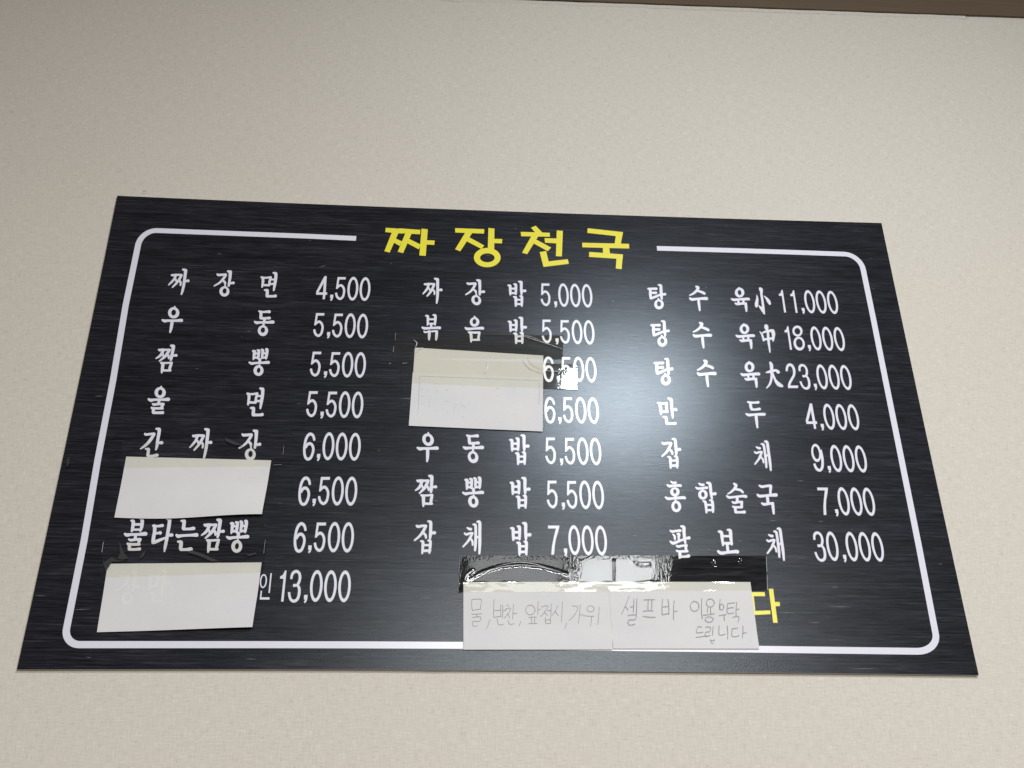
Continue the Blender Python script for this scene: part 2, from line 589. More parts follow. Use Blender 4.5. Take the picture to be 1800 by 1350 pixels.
GL['채'] = (715, 910, 12, """1278,215,36 1320,240,56 1352,242,58
1222,330,40 1255,355,50 1330,332,50 1382,322,42
1388,328,46 1340,420,56 1290,500,50 1190,612,36
1345,440,46 1385,500,46 1390,576,38
1402,145,38 1448,160,58 1455,300,56 1450,550,60 1440,690,44
1488,88,42 1538,102,66 1540,300,64 1540,550,64 1532,755,44
1460,410,50 1540,410,50""")
GL['탕'] = (1130, 490, 13.846, """130,245,46 178,265,66 180,370,66 192,470,62
140,240,42 240,245,55 326,245,62
200,345,50 318,345,62
200,478,60 290,445,60 430,385,50
378,152,38 434,167,64 440,250,70 450,400,70 460,492,48
470,385,50 538,378,66
375,490,44 392,525,56
O 392,625,117,122,0 392,613,48,63,-8""")
GL['수'] = (1130, 490, 13.846, """1296,192,46 1342,222,78 1310,290,66 1230,360,54 1142,403,34
1335,298,50 1440,330,62 1498,362,60
1142,472,42 1195,505,70 1350,490,56 1520,482,76 1552,487,74
1355,510,60 1365,620,66 1384,768,46""")
GL['육'] = (1275, 490, 18, """O 450,440,150,156,-4 450,440,57,82,-10
430,290,52 437,315,80
192,636,46 270,670,86 450,655,72 690,642,90 738,648,82
410,690,66 420,790,66
570,690,72 570,780,72
312,776,46 380,802,82 520,788,76 650,788,76
642,795,84 655,900,86 665,1025,56""")
GL['小'] = (1275, 490, 18, """1087,298,48 1120,340,116 1140,400,90 1140,500,74 1165,650,72 1200,900,76 1236,1115,42
P 1035,815 1130,885 1185,890 1250,1010 1242,1138 1205,1115 1075,925
995,522,22 1008,640,72 985,800,112 985,875,76
1220,545,18 1300,620,66 1370,720,104 1408,795,72""")
GL['中'] = (1320, 560, 9.643, """256,128,62 262,152,70 270,190,36
150,222,12 190,280,32 215,372,34
198,242,26 270,215,40 360,205,50
368,212,60 382,270,60 374,378,28
225,354,36 380,334,44
285,220,42 300,400,42 322,568,24""")
GL['大'] = (1320, 560, 9.643, """325,748,36 345,790,56 352,900,50 350,1000,42 320,1110,38 265,1178,20
256,916,18 330,898,50 420,878,40 462,908,56
370,930,26 412,1045,42 470,1115,66 528,1145,42""")
GL['만'] = (1140, 690, 22.5, """350,412,60 438,440,106 460,550,112 490,750,108 490,862,66
360,410,58 560,440,76 720,420,92
712,435,110 710,600,104 725,720,100
500,765,96 742,762,92
772,232,62 875,272,116 905,350,116 915,600,104 945,850,100 957,1005,58
960,690,76 1055,672,110 1082,682,118
572,962,62 675,978,98 697,1030,110 715,1180,110
722,1228,102 900,1235,92 1055,1225,112""")
GL['두'] = (1300, 695, 22.5, """332,265,82 440,288,92 600,290,86 735,278,112
430,310,112 440,450,112 480,548,110
490,560,92 650,560,88 765,540,108 800,546,92
262,735,68 370,780,112 550,765,92 800,752,112 980,752,116
650,790,116 670,1000,112 704,1270,76""")
GL['홍'] = (1155, 840, 15, """366,98,40 412,130,60 486,130,68
270,190,44 330,220,76 450,206,60 595,202,72 620,210,68
O 468,370,125,122,0 467,360,44,60,-8
485,470,70 485,530,70
222,510,44 290,550,76 450,540,66 675,522,82 725,532,76
485,590,42 490,622,70
O 505,755,130,152,-6 503,750,50,80,-8""")
GL['합'] = (1155, 840, 15, """1106,148,44 1150,180,66 1222,185,68
1022,252,40 1080,285,66 1200,270,60 1310,262,74
1195,300,46 1195,325,70
O 1207,445,125,132,-4 1207,440,45,68,-8
1312,128,48 1385,155,84 1405,250,80 1420,400,76 1445,545,56
1450,430,60 1528,420,88
1212,612,42 1268,640,72 1290,750,72 1302,915,52
1388,592,40 1448,612,72 1470,750,76 1476,900,56
1300,715,56 1460,715,56
1300,855,60 1470,850,60""")
GL['술'] = (1270, 840, 15, """298,152,50 352,200,84 320,280,74 230,370,56 140,423,38
345,302,58 465,322,66 536,382,58
112,478,46 180,518,70 350,500,56 555,482,72 615,495,82
385,520,76 390,640,76
258,635,44 310,660,66 420,640,62 512,636,64
505,645,76 505,700,72 506,770,68
272,755,46 330,775,62 510,775,64
330,790,72 345,895,76
350,908,68 480,908,62 576,903,86""")
GL['국'] = (1270, 840, 15, """972,205,50 1040,235,74 1150,217,66 1258,210,76
1270,218,80 1265,320,72 1260,420,62
922,446,54 990,485,80 1180,466,66 1385,452,92 1412,456,88
1180,480,80 1200,660,76
1037,670,48 1100,700,76 1220,682,70 1325,672,72
1322,682,74 1335,800,76 1350,940,58""")
GL['팔'] = (1170, 920, 12.857, """106,165,40 150,185,60 250,170,52 328,166,66
160,242,26 203,292,54 210,368,38
265,236,42 300,250,68 295,310,56 300,385,46
106,410,40 170,450,70 280,412,60 405,362,50
347,66,42 408,90,76 415,200,70 430,350,66 445,446,48
460,340,46 526,330,78
247,505,40 290,525,60 380,506,52 473,497,52
466,505,60 455,560,60 470,620,60
247,615,40 300,635,52 490,630,56
320,650,70 325,755,66 315,782,46
340,756,50 450,752,56 518,738,78""")
GL['보'] = (1170, 920, 12.857, """1205,185,56 1258,206,72 1275,320,70 1296,496,46
1397,147,42 1460,167,72 1470,300,76 1494,476,52
1290,290,50 1470,290,56
1300,450,60 1490,450,66
1390,480,66 1410,640,66
1187,630,54 1255,673,72 1400,656,62 1585,637,78 1622,645,80""")
# digits
GL['4'] = (540, 480, 15, """P 455,82 515,80 510,132 302,500 240,570 238,490
P 460,82 515,80 490,500 465,690 408,690 436,300 452,150
P 238,508 530,510 524,572 238,570""")
GL['5'] = (540, 480, 15, """P 803,105 1020,108 1012,168 848,168 822,325 800,415 758,418
F 778,400,46 825,350,56 885,322,62 945,365,60 976,460,58 955,590,58 920,650,60 865,680,62 805,645,60 775,590,58 762,525,58""")
GL['0'] = (540, 480, 15, """O 1525,422,142,313,3.4 1525,422,83,242,3.4""")
GL[','] = (540, 480, 15, """P 610,572 690,572 684,650 668,695 630,738 602,705 635,672 604,655""")
GL['6'] = (510, 750, 9.643, """F 405,236,38 398,190,42 378,148,46 340,128,50 300,150,46 265,215,44 243,310,42 235,400,42 242,480,44 262,535,46 298,555,50 340,535,46 372,470,42 388,400,42 382,345,44 360,305,46 325,290,50 285,310,46 255,365,40""")
GL['1'] = (440, 990, 9, """P 546,115 570,115 522,607 483,607 522,245 468,245 470,207 510,185 530,150""")
GL['3'] = (440, 990, 9, """F 645,250,36 655,190,40 680,148,44 725,128,48 765,150,44 782,200,42 780,255,42 762,310,42 735,345,42 678,352,50
F 740,340,40 768,390,44 772,450,44 760,525,44 730,580,46 680,600,48 638,575,42 617,520,40 610,458,38""")
GL['8'] = (1360, 560, 9.643, """O 398,213,86,93,-12 398,217,48,56,-20
O 428,425,94,119,-14 430,420,55,77,-16""")
GL['2'] = (1360, 560, 9.643, """F 220,890,36 224,840,40 240,800,44 270,783,46 305,795,44 335,840,42 348,900,42 340,965,42 305,1030,42 275,1085,42 262,1130,42 262,1175,38
P 243,1135 415,1137 410,1180 245,1178""")
GL['9'] = (1410, 760, 8.44, """O 207,305,72,136,-9 207,303,41,96,-11
F 272,260,34 295,370,38 302,440,38 298,510,40 280,550,42 255,563,42 222,548,40 195,510,36 180,465,32""")
GL['7'] = (1420, 840, 8.436, """P 135,143 298,145 292,185 143,185
P 252,182 298,150 290,230 272,330 268,430 275,550 235,550 230,430 238,310""")
# yellow heading
GL['H0'] = (665, 390, 15, """P 197,158 660,190 645,312 185,272
P 545,172 1112,213 1100,330 545,297
P 362,270 535,285 298,812 160,775
P 730,260 890,285 655,825 513,790
P 460,440 630,522 560,635 405,545
P 815,450 1115,600 1100,655 1065,725 755,560
P 1140,180 1305,200 1250,900 1082,885
P 1265,485 1487,495 1475,610 1260,598""")
GL['H1'] = (790, 390, 15, """P 150,168 918,195 912,312 155,283
P 430,265 615,275 285,780 150,725
P 515,405 918,625 845,718 445,508
P 1028,162 1188,180 1178,800 1010,800
P 1170,450 1392,455 1385,570 1170,562
O 997,943,352,255,0 1000,950,192,118,0""")
GL['H2'] = (905, 390, 15, """P 425,155 550,105 735,295 550,300
P 155,265 920,290 925,395 165,380
P 445,360 625,370 325,855 190,815
P 555,465 958,680 865,775 482,562
P 785,430 1110,442 1105,570 795,550
P 1105,228 1265,240 1240,915 1082,905
P 655,800 825,770 890,1045 755,1190
P 880,1045 1395,985 1425,1108 755,1190""")
GL['H3'] = (1010, 390, 15, """P 345,170 1278,272 1250,395 335,292
P 1095,330 1268,320 1213,600 1050,600
P 200,552 1435,582 1442,705 205,672
P 742,650 915,660 932,860 752,850
P 385,795 1275,860 1268,985 380,925
P 1108,920 1270,870 1240,1250 1085,1230""")
GL['H4'] = (1300, 1020, 15, """P 270,315 660,315 675,422 282,420
P 270,315 365,330 425,905 330,910
P 350,812 805,795 815,895 350,917
P 768,225 885,225 1003,1125 885,1120
P 915,575 1052,572 1068,680 930,690""")

def hull(pts):
    pts = sorted(set((round(x, 4), round(y, 4)) for x, y in pts))
    def half(ps):
        h = []
        for p in ps:
            while len(h) > 1 and (h[-1][0] - h[-2][0]) * (p[1] - h[-2][1]) - (h[-1][1] - h[-2][1]) * (p[0] - h[-2][0]) <= 1e-9:
                h.pop()
            h.append(p)
        return h[:-1]
    return half(pts) + half(pts[::-1])

def ccw(p):
    a = sum(p[i][0] * p[(i + 1) % len(p)][1] - p[(i + 1) % len(p)][0] * p[i][1] for i in range(len(p)))
    return p if a > 0 else p[::-1]

def disc(x, y, r, n=14, ph=0.0):
    return [(x + r * math.cos(2 * math.pi * i / n + ph), y + r * math.sin(2 * math.pi * i / n + ph)) for i in range(n)]

def ell(cx, cy, ax, ay, t, n):
    t = math.radians(t)
    r = []
    for i in range(n):
        a = 2 * math.pi * i / n
        x, y = ax * math.cos(a), ay * math.sin(a)
        r.append((cx + x * math.cos(t) - y * math.sin(t), cy + x * math.sin(t) + y * math.cos(t)))
    return r

def pieces(txt):
    polys = []
    k = 0
    for ln in txt.strip().split('\n'):
        ln = ln.strip()
        if ln[0] == 'P':
            polys.append(ccw([tuple(map(float, a.split(','))) for a in ln[2:].split()]))
        elif ln[0] == 'O':
            a, b = [tuple(map(float, q.split(','))) for q in ln[2:].split()]
            n = 36
            e1, e2 = ell(*a, n), ell(*b, n)
            for i in range(n):
                j = (i + 1) % n
                polys.append(ccw([e1[i], e1[j], e2[j], e2[i]]))
        else:
            flat = ln[0] == 'F'
            p = [tuple(map(float, a.split(','))) for a in (ln[2:] if flat else ln).split()]
            if len(p) > 2:
                p = catmull(p, 3)
            for i in range(len(p) - 1):
                k += 1
                (x0, y0, w0), (x1, y1, w1) = p[i], p[i + 1]
                d = math.hypot(x1 - x0, y1 - y0) or 1
                nx, ny = -(y1 - y0) / d, (x1 - x0) / d
                q = [(x0 + nx * w0 / 2, y0 + ny * w0 / 2), (x0 - nx * w0 / 2, y0 - ny * w0 / 2), (x1 + nx * w1 / 2, y1 + ny * w1 / 2), (x1 - nx * w1 / 2, y1 - ny * w1 / 2)]
                if not (flat and i == 0): q += disc(x0, y0, w0 / 2, 14, 0.013 * k)
                if not (flat and i == len(p) - 2): q += disc(x1, y1, w1 / 2, 14, 0.013 * k)
                polys.append(ccw(hull(q)))
    return polys

def merge(polys):
    vs, fs = [], []
    for p in polys:
        fs.append(list(range(len(vs), len(vs) + len(p))))
        vs += [Vector(q) for q in p]
    r = delaunay_2d_cdt(vs, [], fs, 1, 1e-3)
    return [tuple(v) for v in r[0]], [f for f, of in zip(r[2], r[5]) if of]

CACHE = {}
def glyph(ch):
    # -> shape in wall coordinates relative to the centre of its box as sighted
    if ch not in CACHE:
        ox, oy, s, txt = GL[ch]
        vs, fs = merge(pieces(txt))
        px = [(ox + x / s, oy + y / s) for x, y in vs]
        used = set(i for f in fs for i in f)
        xs_ = [px[i][0] for i in used]; ys_ = [px[i][1] for i in used]
        c = B((min(xs_) + max(xs_)) / 2, (min(ys_) + max(ys_)) / 2)
        CACHE[ch] = ([B(u, v_) - c for u, v_ in px], fs, c)
    return CACHE[ch]

MESH = {}
def holder(name, parent, c):
    o = bpy.data.objects.new(name, None)
    o.empty_display_size = 0.02
    COL.objects.link(o)
    o.parent = parent
    o.matrix_world = Matrix.Translation(W((c[0], c[1], ZP)))
    o.matrix_parent_inverse = parent.matrix_world.inverted()
    o.location = W((c[0], c[1], ZP))
    return o

def put(name, parent, pc, ch, c, material):
    vs, fs, _ = glyph(ch)
    if ch not in MESH:
        me = bpy.data.meshes.new(name)
        me.from_pydata([(q[0], 0.0, q[1]) for q in vs], [], [tuple(reversed(f)) for f in fs])
        me.materials.append(material)
        me.update()
        MESH[ch] = me
    o = bpy.data.objects.new(name, MESH[ch])
    COL.objects.link(o)
    o.parent = parent
    o.location = W((c[0], c[1], ZP)) - W((pc[0], pc[1], ZP))
    return o

def own(ch): return glyph(ch)[2]

CR = {'A': (0, 330), 'B': (450, 330), 'C': (900, 330), 'D': (1350, 330), 'E': (0, 650), 'F': (450, 650), 'G': (900, 650), 'H': (1350, 650), 'J': (450, 900)}
def at(cr, x, y):
    ox, oy = CR[cr]
    return B(ox + x / 3.971, oy + y / 3.971)
def bb(x0, y0, x1, y1): return B((x0 + x1) / 2, (y0 + y1) / 2)

DISHES = [
    [('짜', None), ('장', None), ('면', None)],
    [('우', None), ('동', None)],
    [('짬', None), ('뽕', None)],
    [('울', None), ('면', bb(432.6, 681.5, 465.1, 731.8))],
    [('간', None), ('짜', bb(332.4, 752.7, 373.5, 807.2)), ('장', bb(419.3, 755.3, 459.3, 809.6))],
    [('불', None), ('타', None), ('는', None), ('짬', bb(353.8, 911, 394.9, 972.4)), ('뽕', bb(397.4, 913.7, 438.2, 971.6))],
    [('인', None)],
    [('짜', at('B', 1231, 720)), ('장', at('B', 1528.5, 730)), ('밥', bb(892, 493.7, 925.2, 539.5))],
    [('볶', None), ('음', None), ('밥', bb(892.5, 557.1, 926, 604.5))],
    [('우', at('F', 1197.5, 540.5)), ('동', at('F', 1518.5, 551)), ('밥', None)],
    [('짬', at('F', 1189, 846)), ('뽕', at('F', 1515, 853.5)), ('밥', bb(895.7, 838.4, 932.7, 894.8))],
    [('잡', None), ('채', None), ('밥', bb(896.2, 917.4, 934.5, 976.9))],
    [('탕', None), ('수', None), ('육', None), ('小', None)],
    [('탕', at('C', 1033.5, 1017.5)), ('수', at('C', 1328.5, 1029.5)), ('육', at('C', 1627.5, 1036.5)), ('中', None)],
    [('탕', bb(1149.3, 629.7, 1183.3, 676.9)), ('수', bb(1224.3, 632.2, 1260.1, 680.7)), ('육', bb(1301.2, 634.7, 1336.4, 682.2)), ('大', None)],
    [('만', None), ('두', None)],
    [('잡', at('G', 1112.5, 584)), ('채', bb(1323.1, 774.1, 1355, 828))],
    [('홍', None), ('합', None), ('술', None), ('국', None)],
    [('팔', None), ('보', None), ('채', bb(1343.7, 927, 1379, 986))],
]
for d in DISHES:
    pc = own(d[0][0]) if d[0][1] is None else d[0][1]
    h = holder('dish_name', board, pc)
    for ch, c in d:
        put('character', h, pc, ch, own(ch) if c is None else c, M['white'])

# prices: evenly set figures, placed from the centre of the last nought
DD = B(540 + 1525 / 15, 480 + 422 / 15)[0] - B(540 + 1205 / 15, 480 + 412 / 15)[0]
CC = 0.505 * DD
PLACE = {0: 0.0, 1: DD, 2: 2 * DD, 3: 3 * DD + CC, 4: 4 * DD + CC}
Z0 = lambda u, v_: B(u, v_)
REF = {  # figure -> (place it was surveyed in, centre of its last nought)
    '4': (3, Z0(540 + 1525 / 15, 480 + 422 / 15)), '5': (2, Z0(540 + 1525 / 15, 480 + 422 / 15)),
    ',': ('c', Z0(540 + 1525 / 15, 480 + 422 / 15)), '0': (0, Z0(540 + 1525 / 15, 480 + 422 / 15)),
    '6': (3, Z0(510 + 1092 / 9.643, 750 + 345 / 9.643)),
    '1': (4, Z0(440 + 1487 / 9, 990 + 365 / 9)), '3': (3, Z0(440 + 1487 / 9, 990 + 365 / 9)),
    '8': (3, Z0(1360 + 1107 / 9.643, 560 + 349 / 9.643)), '2': (4, Z0(1360 + 1222 / 9.643, 560 + 1000 / 9.643)),
    '9': (3, Z0(1410 + 870 / 8.44, 760 + 395 / 8.44)), '7': (3, Z0(1420 + 905 / 8.436, 840 + 355 / 8.436)),
}
PRICES = [('4,500', at('B', 761, 708)), ('5,500', at('B', 744, 966)), ('5,500', at('B', 728, 1238)), ('5,500', at('F', 709, 246)),
          ('6,000', at('F', 690, 538)), ('6,500', at('F', 665, 848)), ('6,500', at('F', 641, 1170)), ('13,000', at('J', 618, 519)),
          ('5,000', at('C', 524, 755)), ('5,500', at('C', 538, 1010)), ('6,500', at('C', 551, 1271)), ('6,500', at('G', 567, 285)),
          ('5,500', at('G', 583, 571)), ('5,500', at('G', 601, 875)), ('7,000', at('G', 621, 1192)),
          ('11,000', at('D', 450, 801)), ('18,000', at('D', 497, 1057)), ('23,000', B(1486.7, 663.7)), ('4,000', at('H', 595, 332)),
          ('9,000', at('H', 648, 623)), ('7,000', at('H', 704, 922)), ('30,000', at('H', 764, 1237))]
for txt, c in PRICES:
    h = holder('price', board, c)
    digs = [ch for ch in txt if ch != ',']
    for i, ch in enumerate(digs):
        pl = len(digs) - 1 - i
        rp, rc = REF[ch]
        off = own(ch) - rc
        put('digit', h, c, ch, c + off + Vector((PLACE[rp] - PLACE[pl], 0, 0)), M['white'])
    put('comma', h, c, ',', c + own(',') - REF[','][1], M['white'])

o = holder('heading', board, own('H0'))
o['label'] = 'yellow Korean heading in thick straight strokes'
for k in range(4): put('character', o, own('H0'), 'H%d' % k, own('H%d' % k), M['yellow'])
o = holder('closing_word', board, own('H4'))
o['label'] = 'yellow last syllable of a covered line'
put('character', o, own('H4'), 'H4', own('H4'), M['yellow'])

# light scratches on the board
vs, fs = [], []
def sliver(x0, y0, x1, y1, wd):
    n = len(vs)
    dx, dy = x1 - x0, y1 - y0
    d = math.hypot(dx, dy) or 1
    nx, ny = -dy / d * wd / 2, dx / d * wd / 2
    mx, my = (x0 + x1) / 2, (y0 + y1) / 2
    for u, v_ in ((x0, y0), (mx - nx, my - ny), (x1, y1), (mx + nx, my + ny)):
        vs.append(P(u, v_, 0.00012))
    fs.append((n, n + 1, n + 2, n + 3))
SC = [(1437, 916.5, 1448, 916.4), (1400, 845, 1414, 845.5), (1352, 915, 1366, 915.6), (1454, 1066, 1500, 1066.6), (1360, 1076.5, 1405, 1077),
      (1490, 1175, 1548, 1175.6), (1420, 1094, 1444, 1094.6), (735, 1052, 760, 1050.5), (122, 1072, 163, 1070.5), (60, 1046.5, 83, 1047.5),
      (434.5, 582.2, 440, 582.6), (382, 445, 390, 447), (165, 696.5, 183, 696.2), (1076, 532, 1080, 528), (1239, 507, 1243, 504),
      (664, 791, 668, 793), (497, 1023, 500, 1026), (1231, 966.3, 1235, 966.3), (1243, 966, 1248, 966.4), (1296, 951, 1305, 951), (905, 402, 909, 401),
      (1276, 396, 1278, 398), (1268, 422, 1270, 423), (250, 335, 256, 337), (700, 700, 735, 700.8), (1460, 1032, 1476, 1032), (1650, 992, 1656, 991),
      (430, 1158, 452, 1158.8), (150, 1155, 162, 1156), (1000, 900, 1012, 899), (1110, 941, 1122, 942), (760, 880, 772, 881), (560, 470, 574, 466)]
for s_ in SC: sliver(*s_, 1.3)
for _ in range(26):
    u, v_ = random.uniform(180, 1560), random.uniform(420, 1160)
    l = random.uniform(1.5, 9)
    sliver(u, v_, u + l, v_ + random.uniform(-.6, .6), random.uniform(.5, 1.0))
o = link('scratch_marks', vs, [tuple(f) for f in fs], M['scratch'], board)
o['kind'] = 'stuff'

# ------------------------------------------------------------------ paper notes
def sheet(name, q, zf, material, nx=24, ny=14, wob=0.0):
    # q: TL, TR, BR, BL sightings; zf(s, t) height above the board
    c = [B(*p_) for p_ in q]
    vs, fs = [], []
    for j in range(ny + 1):
        t = j / ny
        for i in range(nx + 1):
            s = i / nx
            b = (c[0] * (1 - s) + c[1] * s) * (1 - t) + (c[3] * (1 - s) + c[2] * s) * t
            vs.append(W((b[0], b[1] + wob * math.sin(s * 5) * t, zf(s, t))))
    for j in range(ny):
        for i in range(nx):
            a = j * (nx + 1) + i
            fs.append((a, a + nx + 1, a + nx + 2, a + 1))
    o = link(name, vs, fs, material, None, False)
    md = o.modifiers.new('thickness', 'SOLIDIFY')
    md.thickness = 0.00012
    md.offset = -1
    return o
def sm(a, b, x):
    t = min(1, max(0, (x - a) / (b - a)))
    return t * t * (3 - 2 * t)

GRP = 'memo sheets taped over the menu'
o = sheet('memo_note', [(729.2, 611.4), (955, 625.3), (954.2, 690), (724.3, 690)], lambda s, t: 0.0006, M['oldpaper'])
tag(o, 'upper paper strip taped in the board centre, yellowed, mostly under the larger blank sheet', 'paper note', GRP)
note_mid = o = sheet('memo_note', [(725.5, 655.2), (954.6, 664.0), (953.6, 759.6), (718.6, 749.4)], lambda s, t: 0.0009 + 0.0012 * sm(.4, 1, t), M['paper'])
tag(o, 'blank white sheet in the centre of the board beside the 6,500 prices', 'paper note', GRP)
o = sheet('memo_note', [(222.1, 802.9), (476.9, 809.4), (461.3, 908.7), (202, 910.8)], lambda s, t: 0.0006 + 0.0052 * sm(.35, 1, t) * (0.35 + 0.65 * sm(.3, 1, s)) , M['paper'], wob=-0.002)
tag(o, 'blank white sheet at left with lifted lower right corner, under the 6,000 line', 'paper note', GRP)
Q_LOW = [(189.6, 991.2), (460, 988.9), (445.2, 1104.5), (171.2, 1112)]
Z_LOW = lambda s, t: 0.0006 + 0.0062 * sm(.35, 1, t) * (0.25 + 0.75 * sm(.2, 1, s))
note_low = o = sheet('memo_note', Q_LOW, Z_LOW, M['paper'])
tag(o, 'blank white sheet in the lower left corner beside the 13,000 price', 'paper note', GRP)

def strokes(name, ox, oy, s, txt, z, parent, wd):
    h = None
    for ln in txt.strip().split('\n'):
        acc_v, acc_f = [], []
        for st in ln.split(';'):
            st = st.strip()
            if not st: continue
            if st[0] == 'o':
                a = tuple(map(float, st[1:].split(',')))
                p = ell(*a, 0, 20)
                p = [(x + random.uniform(-.8, .8), y + random.uniform(-.8, .8)) for x, y in p] + [p[0], p[1]]
            else:
                p = [tuple(map(float, a.split(','))) for a in st.split()]
                if len(p) == 2:
                    (x0, y0), (x1, y1) = p
                    k = random.uniform(-.04, .04)
                    p = [(x0, y0), ((x0 + x1) / 2 + k * (y1 - y0), (y0 + y1) / 2 - k * (x1 - x0)), (x1, y1)]
            p = catmull(p, 4) if len(p) > 2 else p
            px = [(ox + x / s, oy + y / s) for x, y in p]
            v_, f_ = ribbon(px, wd, z)
            n = len(acc_v)
            acc_v += v_
            acc_f += [tuple(i + n for i in q) for q in f_]
        if h is None:
            h = bpy.data.objects.new(name, None)
            COL.objects.link(h)
            h.parent = parent
        o = link('written_syllable', acc_v, acc_f, M['ink'])
        o.parent = h

# print that shows faintly through the thin paper of the lower left sheet, and faint ruled print on the centre sheet
def through(note, items, q, zf, material):
    tl, tr, br, bl = [B(*p_) for p_ in q]
    vv, ff = [], []
    for ch, c in items:
        vs_, fs_, _ = glyph(ch)
        n = len(vv)
        for k in vs_:
            x, y = c[0] + k[0], c[1] + k[1]
            t = (tl[1] - y) / (tl[1] - bl[1])
            l = tl[0] + (bl[0] - tl[0]) * t
            r = tr[0] + (br[0] - tr[0]) * t
            vv.append(W((x, y, zf((x - l) / (r - l), t) + 0.00012)))
        ff += [tuple(reversed([i + n for i in f])) for f in fs_]
    link('show_through', vv, ff, material, note)['kind'] = 'stuff'
through(note_low, [('장', B(224, 1034)), ('만', B(276, 1030))], Q_LOW, Z_LOW, M['through'])
def rules(note, lines, z, w_):
    vv, ff = [], []
    for a, b in lines:
        v_, f_ = ribbon([a, ((a[0] + b[0]) / 2, (a[1] + b[1]) / 2), b], w_, z)
        n = len(vv)
        vv += v_
        ff += [tuple(i + n for i in k) for k in f_]
    link('faint_print', vv, ff, M['faint'], note)['kind'] = 'stuff'
rl = [((738.5, 661), (735, 730)), ((738.5, 661), (950, 669)), ((948, 672), (948, 712))]
for k in range(34):
    u = 755 + random.choice((0, 12, 14, 31, 44, 60, 95, 120, 150)) + random.uniform(-2, 2)
    v_ = random.uniform(672, 735)
    rl.append(((u, v_), (u - .2, v_ + random.uniform(1, 4))))
for k in range(3): rl.append(((740, 684 + 13 * k), (744, 684.2 + 13 * k)))
rules(note_mid, rl, 0.0024, 0.00042)
ZN = 0.0006
nA = sheet('memo_note', [(814.6, 1023.3), (1075, 1022.8), (1076.5, 1142.5), (814.6, 1142.7)], lambda s, t: ZN + 0.0018 * sm(.6, 1, t), M['paper'])
tag(nA, 'left handwritten sheet with one pencilled line, at the board bottom', 'paper note', GRP)
strokes('handwriting', 780, 950, 5.294, """262,548 265,650; 265,550 310,548 350,551 346,600 340,640; 265,652 345,640
258,686 355,682; 308,684 309,712; 266,718 340,712 335,752 270,757 276,800 316,794
430,735 415,785 395,826
469,548 464,640 465,716; 465,718 535,706; 530,598 532,712; 470,655 530,650; 549,600 545,725; 548,660 585,650; 497,726 503,770 520,788 556,780
588,598 606,614; 568,642 625,631 595,685 562,726; 596,682 616,722; 650,593 645,660 640,733; 645,681 686,677; 598,741 606,772 620,782 656,775
720,750 702,802
o806,648,43,45; 880,570 876,692; 876,648 902,640; 790,718 866,715; 815,720 818,770; 846,720 846,770; 785,776 870,772
905,621 970,609 940,665 900,712; 934,664 966,700; 1000,588 998,716; 963,655 998,652; 945,716 950,772 996,770; 992,716 996,770; 948,742 995,740
1062,606 1035,665 1007,697; 1034,658 1066,702; 1104,573 1095,762
1145,770 1125,827
1195,611 1246,621 1222,688 1166,747; 1270,597 1263,690 1252,772; 1265,695 1294,690
o1366,637,33,28; 1294,700 1400,706; 1376,706 1362,802; 1446,617 1440,720 1432,787""", 0.00095, nA, 0.00062)
nB = sheet('memo_note', [(1069.6, 1022.8), (1318.7, 1023.5), (1334, 1141), (1077.6, 1141)], lambda s, t: ZN + 0.0005 + 0.001 * sm(.7, 1, t), M['paper'])
tag(nB, 'right handwritten sheet with two pencilled lines, beside the yellow syllable', 'paper note', GRP)
strokes('handwriting', 1040, 950, 4.737, """312,464 282,540 249,614; 280,552 302,582; 351,490 345,602; 318,556 346,551; 376,484 371,622; 299,626 366,622 360,660 304,667 312,706 360,698
430,497 525,495; 470,500 468,580; 499,500 496,576; 424,592 513,588; 421,631 530,641; 447,549 449,552
588,488 584,560 585,618; 585,620 640,610; 632,490 641,618; 590,556 636,550; 686,500 680,662; 685,592 714,590
o855,550,36,41; 915,484 919,657
o985,522,33,34; 965,560 962,602; 990,558 990,612; 924,626 1022,612; o976,660,33,22
1068,490 1064,578; o1081,556,17,24; 1059,626 1122,618; 1100,625 1103,670
1129,526 1192,520; 1129,528 1128,606 1182,604; 1130,568 1180,560; 1206,514 1200,632; 1203,576 1226,572; 1170,642 1222,635 1216,682
880,720 916,722; 881,724 870,768 927,766; 864,809 957,795
944,722 986,725 981,760 946,766 946,802 988,790; 1011,714 1006,792; 984,826 994,852 1006,862 1021,826; 990,836 1016,833
1060,709 1060,788 1112,780; 1126,710 1129,827
1164,736 1216,730; 1167,740 1168,802 1227,795; 1256,711 1250,817; 1255,776 1286,770
1318,842 1321,844""", 0.00235, nB, 0.00062)

# ------------------------------------------------------------------ clear tape
def dist_seg(p, a, b):
    d = (b[0] - a[0], b[1] - a[1])
    l2 = d[0] ** 2 + d[1] ** 2
    t = max(0, min(1, ((p[0] - a[0]) * d[0] + (p[1] - a[1]) * d[1]) / l2)) if l2 else 0
    return math.hypot(p[0] - a[0] - t * d[0], p[1] - a[1] - t * d[1])

